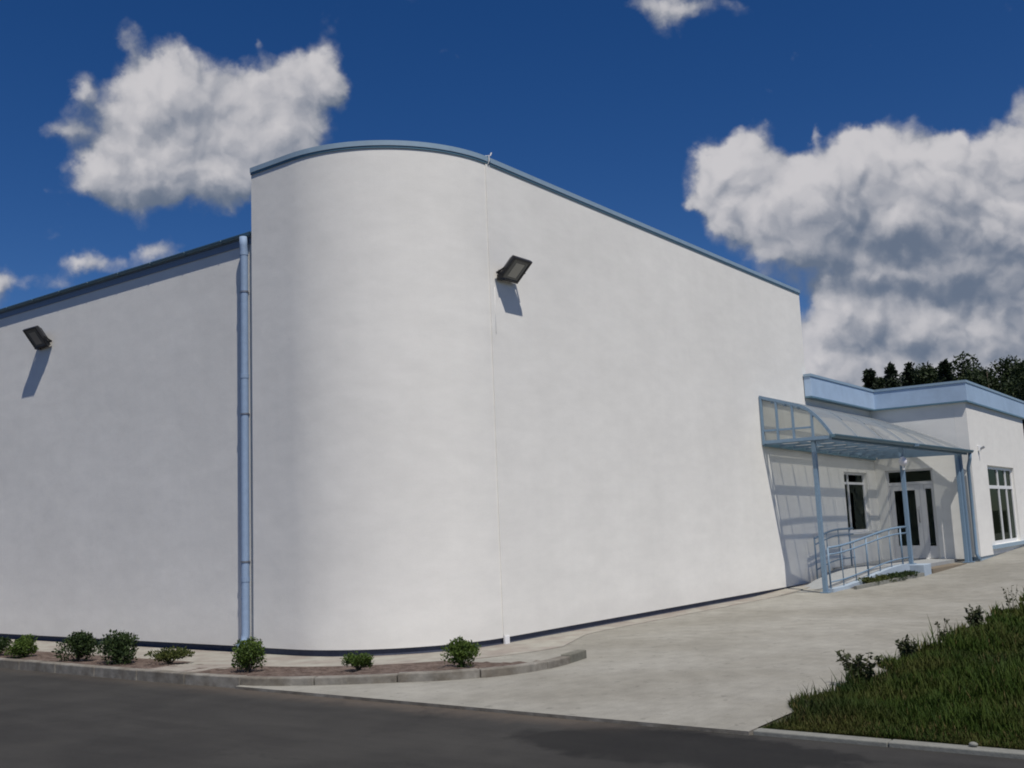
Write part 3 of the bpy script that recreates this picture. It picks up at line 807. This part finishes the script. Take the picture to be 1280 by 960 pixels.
# globe lantern on the middle post
lan = thing('wall_lantern', 'white globe lamp on the canopy\'s middle post', 'lamp', (24.745, 7.04, 2.72))
MB().tube([(24.754, 7.04, 2.62), (24.70, 7.02, 2.62)], 0.03, 10).tube([(24.69, 7.015, 2.60), (24.69, 7.015, 2.70)], 0.025, 10).build('bracket', 'white_plastic', lan)
MB().ball((24.69, 7.015, 2.79), 0.095, 16, 10, (1, 1, 1.2)).build('globe', 'globe_glass', lan, smooth=True)

# small fixture on the annex front wall
sr = thing('wall_fixture', 'small grey fixture on the annex wall near the canopy corner', 'alarm', (29.35, YC, 3.22))
MB().box(29.28, 29.42, YC - 0.06, YC - 0.002, 3.15, 3.29).build('housing', 'white_plastic', sr, bevel=0.01)
MB().bar((29.35, YC - .06, 3.20), (29.33, YC - .16, 3.25), 0.05, 0.05).build('sensor_head', 'steel', sr)

# ------------------------------------------------------------------ floodlights
def make_flood(label, group):
    r = thing('floodlight', label, 'floodlight', (0, 0, 0), group)
    ax = Vector((1, 0, 0)); up = Vector((0, -0.29, 0.27)).normalized(); nn = Vector((0, -up.z, up.y)).normalized()  # face normal: outward and down
    if nn.z > 0: nn = -nn
    c = Vector((0.02, -0.225, 0.135))
    def ring(w, h, d): return [c + ax * sx * w / 2 + up * sy * h / 2 - nn * d for sx, sy in ((-1, -1), (1, -1), (1, 1), (-1, 1))]
    b = MB()
    rings = [ring(.43, .40, 0), ring(.44, .41, .03), ring(.43, .40, .06), ring(.30, .26, .12)]
    vs = [p for q in rings for p in q]; fs = []
    for k in range(3):
        for i in range(4): fs.append((k * 4 + i, k * 4 + (i + 1) % 4, k * 4 + 4 + (i + 1) % 4, k * 4 + 4 + i))
    fs.append((12, 13, 14, 15))
    inner = ring(.36, .33, 0.0); k0 = len(vs); vs += inner
    for i in range(4): fs.append((i, (i + 1) % 4, k0 + (i + 1) % 4, k0 + i))
    deep = ring(.34, .31, 0.012); vs += deep
    for i in range(4): fs.append((k0 + i, k0 + (i + 1) % 4, k0 + 4 + (i + 1) % 4, k0 + 4 + i))
    b.add(vs, fs)
    for k in range(7):
        x = -0.12 + k * 0.04
        b.bar(c + ax * x - up * .12 - nn * .13, c + ax * x + up * .12 - nn * .13, 0.006, 0.03, up=tuple(nn))
    hs = b.build('housing', 'lamp_black', r, bevel=0.004)
    g = ring(.352, .322, 0.008)
    MB().add(g + [p - nn * .004 for p in g], [(0, 1, 2, 3), (7, 6, 5, 4), (0, 4, 5, 1), (1, 5, 6, 2), (2, 6, 7, 3), (3, 7, 4, 0)]).build('glass', 'lamp_glass', r)
    rf = ring(.20, .24, 0.006)
    MB().add(rf, [(0, 1, 2, 3)]).build('reflector', 'reflector', r)
    y = MB().box(-.12, .02, -.012, 0.0, .03, .17)
    y.box(-.235, .275, -.075, -.045, .085, .115).bar((-.08, -.012, .10), (-.08, -.06, .10), .06, .05)
    y.bar((-.228, -.05, .10), (-.228, -.20, .15), .008, .035, up=(1, 0, 0)).bar((.268, -.05, .10), (.268, -.20, .15), .008, .035, up=(1, 0, 0))
    y.build('yoke', 'lamp_black', r)
    MB().box(-.19, -.09, -.10, -.02, .0, .085).build('junction_box', 'lamp_black', r, bevel=0.005)
    return r
fl = make_flood('black floodlight on the sunlit front wall beside the joint strip', 'floodlights on the hall walls')
fl.location = (11.90, YR, 5.205)
fl2 = copy_thing(fl, (XL, 17.47, 5.13), math.radians(-90), 'black floodlight under the gutter on the side wing wall')
fl2.rotation_euler = (math.radians(-9), 0, math.radians(-90))

# ------------------------------------------------------------------ planting bed
def spline(pts, n=10):
    out = []
    P = [Vector((p[0], p[1], 0)) for p in pts]; P = [P[0] * 2 - P[1]] + P + [P[-1] * 2 - P[-2]]
    for i in range(1, len(P) - 2):
        for k in range(n):
            t = k / n
            out.append(0.5 * ((2 * P[i]) + (-P[i - 1] + P[i + 1]) * t + (2 * P[i - 1] - 5 * P[i] + 4 * P[i + 1] - P[i + 2]) * t * t + (-P[i - 1] + 3 * P[i] - 3 * P[i + 1] + P[i + 2]) * t ** 3))
    out.append(P[-2]); return [(p.x, p.y) for p in out]
kl = spline([(7.42, 40), (7.42, 20), (7.42, 14), (7.42, 11), (7.46, 9.9), (7.56, 9.15), (7.85, 8.5), (8.22, 7.95), (8.63, 7.40), (9.2, 6.98), (9.9, 6.84), (10.72, 6.95)], 12)
def resample(line, step):
    out = [Vector(line[0] + (0,))]; acc = 0; total = []
    for i in range(len(line) - 1):
        a, b = Vector(line[i] + (0,)), Vector(line[i + 1] + (0,)); L = (b - a).length; d = step - acc
        while d <= L:
            out.append(a.lerp(b, d / L)); d += step
        acc = (acc + L) % step
    out.append(Vector(line[-1] + (0,))); return out
ks = resample(kl, 0.10)
def side(ps, i): d = (ps[min(i + 1, len(ps) - 1)] - ps[max(i - 1, 0)]).normalized(); return Vector((-d.y, d.x, 0))
KW, KH = 0.13, 0.118
blocks = MB(); i = 0; rng = random.Random(8)
while i < len(ks) - 6:
    j = min(i + 9, len(ks) - 1)
    if len(ks) - 1 - j < 5: j = len(ks) - 6
    if j <= i: break
    seg = ks[i:j + 1]
    seg[0] = seg[0].lerp(seg[1], 0.04); seg[-1] = seg[-1].lerp(seg[-2], 0.04)
    dz = rng.uniform(-.006, .006)
    outer = [(p.x, p.y) for p in seg]; inner = [((p + side(ks, i + k) * KW).x, (p + side(ks, i + k) * KW).y) for k, p in enumerate(seg)]
    blocks.strip(inner, outer, -.05, KH + dz); i = j
kerb = tag(blocks.build('bed_kerb', 'kerb_stone', bevel=0.012), 'curved stone kerb round the planting bed below the rounded corner', 'kerb')
seg = ks[-6:]
e_out = [(p.x, p.y) for p in seg]; e_in = [((p + side(ks, len(ks) - 6 + k) * KW).x, (p + side(ks, len(ks) - 6 + k) * KW).y) for k, p in enumerate(seg)]
tag(MB().strip(e_in, e_out, -.05, KH + .012).build('kerb_block', 'kerb_dark', bevel=0.015), 'darker stone block at the free end of the curved kerb', 'kerb block')
# soil between kerb and apron
bed_i = [((p + side(ks, k) * (KW + 0.003)).x, (p + side(ks, k) * (KW + 0.003)).y) for k, p in enumerate(ks)]
def apron_pt(p):      # nearest point of the apron's outer edge (0.75 m off the walls)
    x, y = p; D = 0.96
    if y > CY: return (CX - R - D, y)
    if x > CX: return (x, CY - R - max(.4, D - .38 * (x - CX)))
    v = Vector((x - CX, y - CY)); v.normalize(); return (CX + v.x * (R + D), CY + v.y * (R + D))
s_out = [apron_pt(p) for p in bed_i]
b = MB(); rng = random.Random(5); M = 7
rows = []
for k, (p, q2) in enumerate(zip(bed_i[:-6], s_out)):
    tp = min(1.0, max(0.02, (len(bed_i) - 7 - k) / 13)) ** .8
    rows.append([(p[0] + (q2[0] - p[0]) * tp * m / M, p[1] + (q2[1] - p[1]) * tp * m / M, (0.100 - 0.055 * min(1, m / M) + (rng.uniform(-.018, .018) if 0 < m < M else 0)) ) for m in range(M + 1)])
vs = [p for r in rows for p in r]; fs = [(k * (M + 1) + m, k * (M + 1) + m + 1, (k + 1) * (M + 1) + m + 1, (k + 1) * (M + 1) + m) for k in range(len(rows) - 1) for m in range(M)]
b.add(vs, fs); b.build('soil', 'soil', smooth=True, kind='structure', recalc=False)
# apron of concrete slabs along the foot of the walls
aw = [(CX - R - .0 + .03, 41)] + [(CX - R + .03, 12.0)] + [(CX + (R - .03) * math.cos(math.pi + a * math.pi / 48), CY + (R - .03) * math.sin(math.pi + a * math.pi / 48)) for a in range(25)] + [(x, YR + .03) for x in (12.2, 12.9, 13.4, 15, 17, 20, 23.5)]
DA = 0.96
ao = [(CX - R - DA, 41)] + [(CX - R - DA, 12.0)] + [(CX + (R + DA) * math.cos(math.pi + a * math.pi / 48), CY + (R + DA) * math.sin(math.pi + a * math.pi / 48)) for a in range(25)] + [(x, YR - max(.4, 0.96 - .38 * (x - CX))) for x in (12.2, 12.9, 13.4, 15, 17, 20, 23.5)]
def apz(x, y): return 0.04 + zg(x)
MB().strip(aw, ao, -.04, apz).build('apron', 'apron_concrete', kind='structure')
# concrete drain channel from the downpipe across the bed
dc_ = MB()
dc_.add([(7.56, 10.55, .108), (7.56, 11.25, .108), (8.83, 11.75, .047), (8.83, 10.45, .047), (7.56, 10.55, 0), (7.56, 11.25, 0), (8.83, 11.75, 0), (8.83, 10.45, 0)],
        [(0, 1, 2, 3), (0, 4, 5, 1), (1, 5, 6, 2), (2, 6, 7, 3), (3, 7, 4, 0)])
tag(dc_.build('drain_channel', 'apron_concrete', bevel=0.01), 'pale concrete spillway crossing the planting bed below the downpipe', 'drain')

# ------------------------------------------------------------------ plants
def leaf_cards(b, rng, c, n, size, spread):
    """n leaf blades (two-triangle folded leaves) round point c"""
    for _ in range(n):
        p = Vector(c) + Vector((rng.gauss(0, spread[0]), rng.gauss(0, spread[1]), rng.gauss(0, spread[2])))
        leaf(b, rng, p, size * rng.uniform(.6, 1.3))
def leaf(b, rng, p, s, d=None):
    if d is None: d = Vector((rng.gauss(0, 1), rng.gauss(0, 1), rng.gauss(.3, .8)))
    d.normalize(); q = d.cross(Vector((rng.gauss(0, 1), rng.gauss(0, 1), rng.gauss(0, 1))))
    if q.length < 1e-3: q = Vector((1, 0, 0))
    q.normalize(); n = d.cross(q) * (s * .12)
    b.add([p, p + d * s * .5 + q * s * .28 + n, p + d * s, p + d * s * .5 - q * s * .28 + n], [(0, 1, 2), (0, 2, 3)])
def shrub(name, label, cat, x, y, w, h, mat, seed, n=1700, leaf_s=.035, flat=False, group=None, z=0.10, lumps=9):
    z = z - 0.01 if z == 0.10 else z
    rng = random.Random(seed); r = thing(name, label, cat, (x, y, z), group)
    b = MB(); st = MB()
    L = []
    for k in range(lumps):
        a = rng.uniform(0, 2 * math.pi); rr = rng.uniform(.15, .62)
        L.append((math.cos(a) * w / 2 * rr, math.sin(a) * w / 2 * rr, h * rng.uniform(.20, .66), rng.uniform(.26, .44)))
    for k in range(n):
        lx, ly, lz, lr = rng.choice(L)
        v = Vector((rng.gauss(0, 1), rng.gauss(0, 1), rng.gauss(0, 1))).normalized() * (lr * (rng.random() ** .35))
        p = Vector((x + lx + v.x * w * .72, y + ly + v.y * w * .72, z + max(.01, lz + v.z * h * (.75 if not flat else .55))))
        d = v + Vector((rng.gauss(0, .5), rng.gauss(0, .5), rng.gauss(.35, .5)))
        leaf(b, rng, p, leaf_s * rng.uniform(.6, 1.35), d)
    for lx, ly, lz, lr in L:
        st.tube([(x, y, z - .02), (x + lx * .5, y + ly * .5, z + lz * .5), (x + lx, y + ly, z + lz)], [.009, .006, .003], 5)
    b.build('foliage', mat, r, recalc=False); st.build('stems', 'stem_brown', r)
    return r
GB = 'shrubs along the planting bed'
shrub('shrub', 'round clipped green shrub at the foot of the blue downpipe', 'shrub', 8.02, 9.90, .46, .42, 'leaf_box', 1, 2600, .034, group=GB, lumps=12)
shrub('shrub', 'small low green shrub below the middle of the rounded corner', 'shrub', 8.62, 8.70, .36, .22, 'leaf_box', 2, 1500, .032, group=GB)
shrub('shrub', 'bright green shrub near the white joint strip and kerb', 'shrub', 9.28, 7.70, .46, .33, 'leaf_box', 3, 2200, .034, group=GB)
shrub('low_juniper', 'flat spreading yellow green juniper beside the concrete spillway', 'juniper', 8.16, 11.62, .62, .21, 'leaf_juniper', 4, 2000, .034, True, GB)
shrub('shrub', 'tallest dark shrub, beside the flat juniper', 'shrub', 7.93, 12.38, .60, .43, 'leaf_dark', 5, 2800, .040, group=GB, lumps=11)
shrub('shrub', 'dark upright shrub between two others under the wing wall', 'shrub', 7.84, 13.20, .52, .45, 'leaf_dark', 6, 2600, .040, group=GB)
shrub('shrub', 'smaller green shrub second from the far end of the bed', 'shrub', 7.88, 14.62, .52, .36, 'leaf_box', 7, 2200, .036, group=GB)
shrub('shrub', 'dark shrub cut by the edge of the picture under the wing', 'shrub', 7.76, 15.12, .46, .30, 'leaf_dark', 9, 2000, .036, group=GB)
# low plants in the strip before the ramp
for k, (x, y, lb) in enumerate([(22.55, 7.30, 'low dark plant at the lower end of the ramp strip'), (23.05, 7.20, 'low dark plant second from the low end of the ramp strip'),
                                (23.55, 7.10, 'low dark plant third from the low end of the ramp strip'), (24.05, 7.00, 'low dark plant next to the pale blue corner block')]):
    shrub('low_juniper', lb, 'juniper', x, y, .62, .17, 'leaf_juniper' if k < 2 else 'leaf_dark', 20 + k, 900, .045, True, 'low plants before the ramp', z=zg(x) + .04)
sb = MB()
sb.add([(21.9, 7.36, zg(21.9) + .05), (24.5, 6.82, zg(24.5) + .05), (24.5, 7.04, zg(24.5) + .05), (21.9, 7.53, zg(21.9) + .05)], [(0, 1, 2, 3)])
sb.build('soil_strip', 'soil', kind='structure')
tag(MB().bar((21.7, 7.36, zg(21.7) + .04), (24.55, 6.76, zg(24.5) + .05), .07, .12).build('strip_kerb', 'edge_stone'), 'thin concrete edging in front of the plants by the ramp', 'kerb')

# weeds at the lawn's edge
def weed(label, x, y, h, n, seed, mat='leaf_weed', lean=.35, leaf_s=.07, leaves=7):
    rng = random.Random(seed); z = zg(x) + .03; h *= .8; y -= .10 + .028 * (x - 8)
    r = thing('weed', label, 'weed', (x, y, z), 'weeds along the lawn edge'); st = MB(); lv = MB()
    for k in range(n):
        a = rng.uniform(0, 2 * math.pi); l = rng.uniform(.2, 1) * lean; hh = h * rng.uniform(.6, 1.05)
        base = Vector((x + rng.gauss(0, .04), y + rng.gauss(0, .04), z - .01))
        pts = [base + Vector((math.cos(a) * l * hh * t * t, math.sin(a) * l * hh * t * t, hh * t)) for t in (0, .35, .7, 1)]
        st.tube(pts, [.005, .004, .003, .002], 5)
        for j in range(leaves):
            t = rng.uniform(.25, 1); p = pts[0].lerp(pts[3], t) if t > .7 else pts[0].lerp(pts[2], t / .7)
            leaf(lv, rng, p, leaf_s * rng.uniform(.6, 1.4) * (1.15 - .5 * t))
    lv.build('leaves', mat, r, recalc=False); st.build('stems', 'stem_brown', r, smooth=True)
weed('large branching weed leaning over the pavement at the lawn corner', 9.75, 3.50, .42, 13, 31, lean=.95, leaf_s=.065, leaves=30)
weed('bushy weed behind the large branching weed on the lawn edge', 11.6, 3.62, .34, 12, 32, leaf_s=.06, leaves=24)
weed('spindly weed midway along the lawn edge', 13.2, 3.72, .36, 7, 33, leaf_s=.06)
weed('dark tuft of weeds beyond the midway weed', 15.0, 3.80, .40, 12, 34, leaf_s=.065, leaves=22)
weed('tall thin weed near the far end of the lawn', 17.6, 3.95, .55, 6, 35, lean=.25, leaf_s=.06)
weed('tallest weed, at the far end of the lawn edge', 19.6, 4.0, .60, 8, 36, lean=.25, leaf_s=.07)
weed('small weed close to the road on the lawn corner', 8.3, 3.38, .14, 9, 37, leaf_s=.05, lean=.8)
# white pebble on the edging
tag(MB().ball((7.555, 1.86, .050), .024, 10, 8, (1, 1.25, .7)).build('pebble', 'edge_stone', smooth=True), 'small pale stone lying on the lawn edging', 'stone')

# lawn grass
def grass():
    rng = random.Random(12); b = MB(); dry = MB()
    def blade(b, x, y, z, h, w):
        a = rng.uniform(0, 2 * math.pi); l = h * rng.uniform(.15, .8); c, s = math.cos(a), math.sin(a)
        p = Vector((x, y, z)); q2 = Vector((-s, c, 0)) * w
        m = p + Vector((c * l * .35, s * l * .35, h * .6)); t = p + Vector((c * l, s * l, h))
        b.add([p - q2, p + q2, m + q2 * .7, m - q2 * .7, t], [(0, 1, 2, 3), (3, 2, 4)])
    n = 0
    while n < 100000:
        u = rng.random(); x = 7.60 + (u ** 2.0) * 19; ymax = 3.40 + (x - 7.6) * .025 + .10 * math.sin(x * 2.3) + .08 * math.sin(x * 5.1 + 1)
        span = 3.4 + (x - 7.6) * .25
        y = ymax - (rng.random() ** 1.25) * span
        n += 1
        clump = .5 + .5 * math.sin(x * 3.1 + 2 * math.sin(y * 2.7)) * math.sin(y * 4.1 + x)
        near_edge = min(1.0, max(0.0, (x - 7.62) / .6)); ne2 = min(1.0, (ymax - y) / .35)
        big = max(0.0, math.sin(x * 1.3 + y * 2.1) * math.sin(y * 1.7 - x * .6 + 1.0))
        h = (.04 + .09 * clump * rng.random() + .05 * rng.random() + .13 * big * rng.random() ** 2) * (.35 + .65 * near_edge) * (.55 + .45 * ne2) 
        if ymax - y < .16 and rng.random() < .30: h *= rng.uniform(1.3, 2.3)
        z = zg(x) + .015
        if rng.random() < (.30 if near_edge < .7 or ne2 < .3 else .07): blade(dry, x, y, z, h * .9, .004 + .0008 * (x - 7))
        else: blade(b, x, y, z, h * rng.uniform(.7, 1.5), .0042 + .0008 * (x - 7))
    b.build('grass', 'grass_blade', recalc=False, kind='stuff'); dry.build('dry_grass', 'dry_blade', recalc=False, kind='stuff')
    for nm, lb in (('grass', 'dark green unmown grass beside the pavement'), ('dry_grass', 'straw coloured dry grass along the lawn edges')):
        o = bpy.data.objects[nm]; o['label'] = lb; o['category'] = 'grass'
grass()

# ------------------------------------------------------------------ trees beyond the annex
def pix_dir(px, py):
    v = FW + RT * ((px - 640) / F_PX) + UP * ((480 - py) / F_PX); return v.normalized()
def tree(name, label, x, y, h, w, kind, seed, n=13000, low=.18):
    rng = random.Random(seed); z = 0.0; r = thing(name, label, 'tree', (x, y, 0), 'trees beyond the annex')
    tk = MB(); cr = MB()
    top = Vector((x + rng.gauss(0, .2), y + rng.gauss(0, .2), h * .93))
    tk.tube([(x, y, -.1), (x + .05, y, h * .3), ((x + top.x) / 2, (y + top.y) / 2, h * .62), top], [h * .018, h * .014, h * .009, .02], 8)
    if kind == 'broad':
        cl = []
        for k in range(34):
            a = rng.uniform(0, 2 * math.pi); t = rng.uniform(low, .96); prof = math.sin(math.pi * min(1, (t - low + .12) / (1.05 - low))) ** .6
            rr = w / 2 * prof * rng.uniform(.35, .95)
            cl.append((x + math.cos(a) * rr, y + math.sin(a) * rr, h * t, rng.uniform(.09, .17) * w))
        for c in cl[:16]:
            s = Vector((x, y, c[2] * .7)); tk.tube([s, s.lerp(Vector(c[:3]), .6) + Vector((0, 0, -.1)), c[:3]], [h * .006, h * .004, .015], 5)
        for k in range(n):
            c = rng.choice(cl); v = Vector((rng.gauss(0, 1), rng.gauss(0, 1), rng.gauss(0, 1))).normalized() * (rng.random() ** .4) * c[3]
            leaf(cr, rng, Vector(c[:3]) + Vector((v.x, v.y, v.z * .8)), rng.uniform(.12, .32))
    else:
        nb = 110
        for k in range(nb):
            t = low + (1 - low) * (k / nb) ** .9; a = k * 2.399 + rng.gauss(0, .3); L = w / 2 * (1 - t) * rng.uniform(.6, 1.15) + .05
            s = Vector((x, y, h * t)); e = s + Vector((math.cos(a) * L, math.sin(a) * L, -.12 * L + rng.gauss(0, .1)))
            if k % 3 == 0: tk.tube([s, e], [h * .004, .01], 4)
            for j in range(int(n / nb)):
                u = rng.random() ** .7; p = s.lerp(e, u) + Vector((rng.gauss(0, .10), rng.gauss(0, .10), rng.gauss(-.05, .10)))
                leaf(cr, rng, p, rng.uniform(.12, .30), (e - s).normalized() + Vector((rng.gauss(0, .5), rng.gauss(0, .5), rng.gauss(0, .4))))
    tk.build('trunk', 'bark', r, smooth=True); cr.build('crown', 'leaf_tree' if kind == 'broad' else 'leaf_pine', r, recalc=False)
def tree_at(name, label, px, top_py, dist, w, kind, seed, n=13000):
    d = pix_dir(px, top_py); k = dist / math.hypot(d.x, d.y)
    tree(name, label, d.x * k, d.y * k, 1.6 + d.z * k, w, kind, seed, n, .12 if kind == 'broad' else .06)
T = [(1086, 461, 72, 5.6, 'spruce', 'first dark spruce top from the hall above the annex roof'),
     (1113, 460, 70, 4.6, 'spruce', 'narrow pointed spruce, second treetop from the hall'),
     (1136, 456, 78, 6.5, 'spruce', 'third treetop from the hall, a wide spruce over the fascia corner'),
     (1156, 455, 76, 5.4, 'broad', 'fourth treetop from the hall, rounded'),
     (1180, 453, 72, 6.0, 'spruce', 'pointed spruce just beside the tallest tree'),
     (1204, 443, 74, 6.0, 'broad', 'tallest tree above the annex roof corner'),
     (1233, 449, 72, 6.6, 'broad', 'broad dark tree next beyond the tallest tree'),
     (1258, 446, 76, 6.8, 'broad', 'second broad tree beyond the tallest one'),
     (1282, 450, 70, 7.0, 'broad', 'wide dark tree rising over the end of the annex'),
     (1310, 446, 66, 7.5, 'broad', 'outermost dark tree past the annex end'),
     (1099, 471, 84, 5.0, 'broad', 'low round tree between the first two spruces'),
     (1128, 466, 88, 5.5, 'broad', 'low tree behind the second and third treetops'),
     (1170, 461, 90, 6.5, 'broad', 'low tree filling the gap beside the fourth treetop')]
for k, (px_, py_, dist, w_, kd, lb) in enumerate(T):
    tree_at('spruce_tree' if kd == 'spruce' else 'broadleaf_tree', lb, px_, py_, dist, w_, kd, 60 + k)
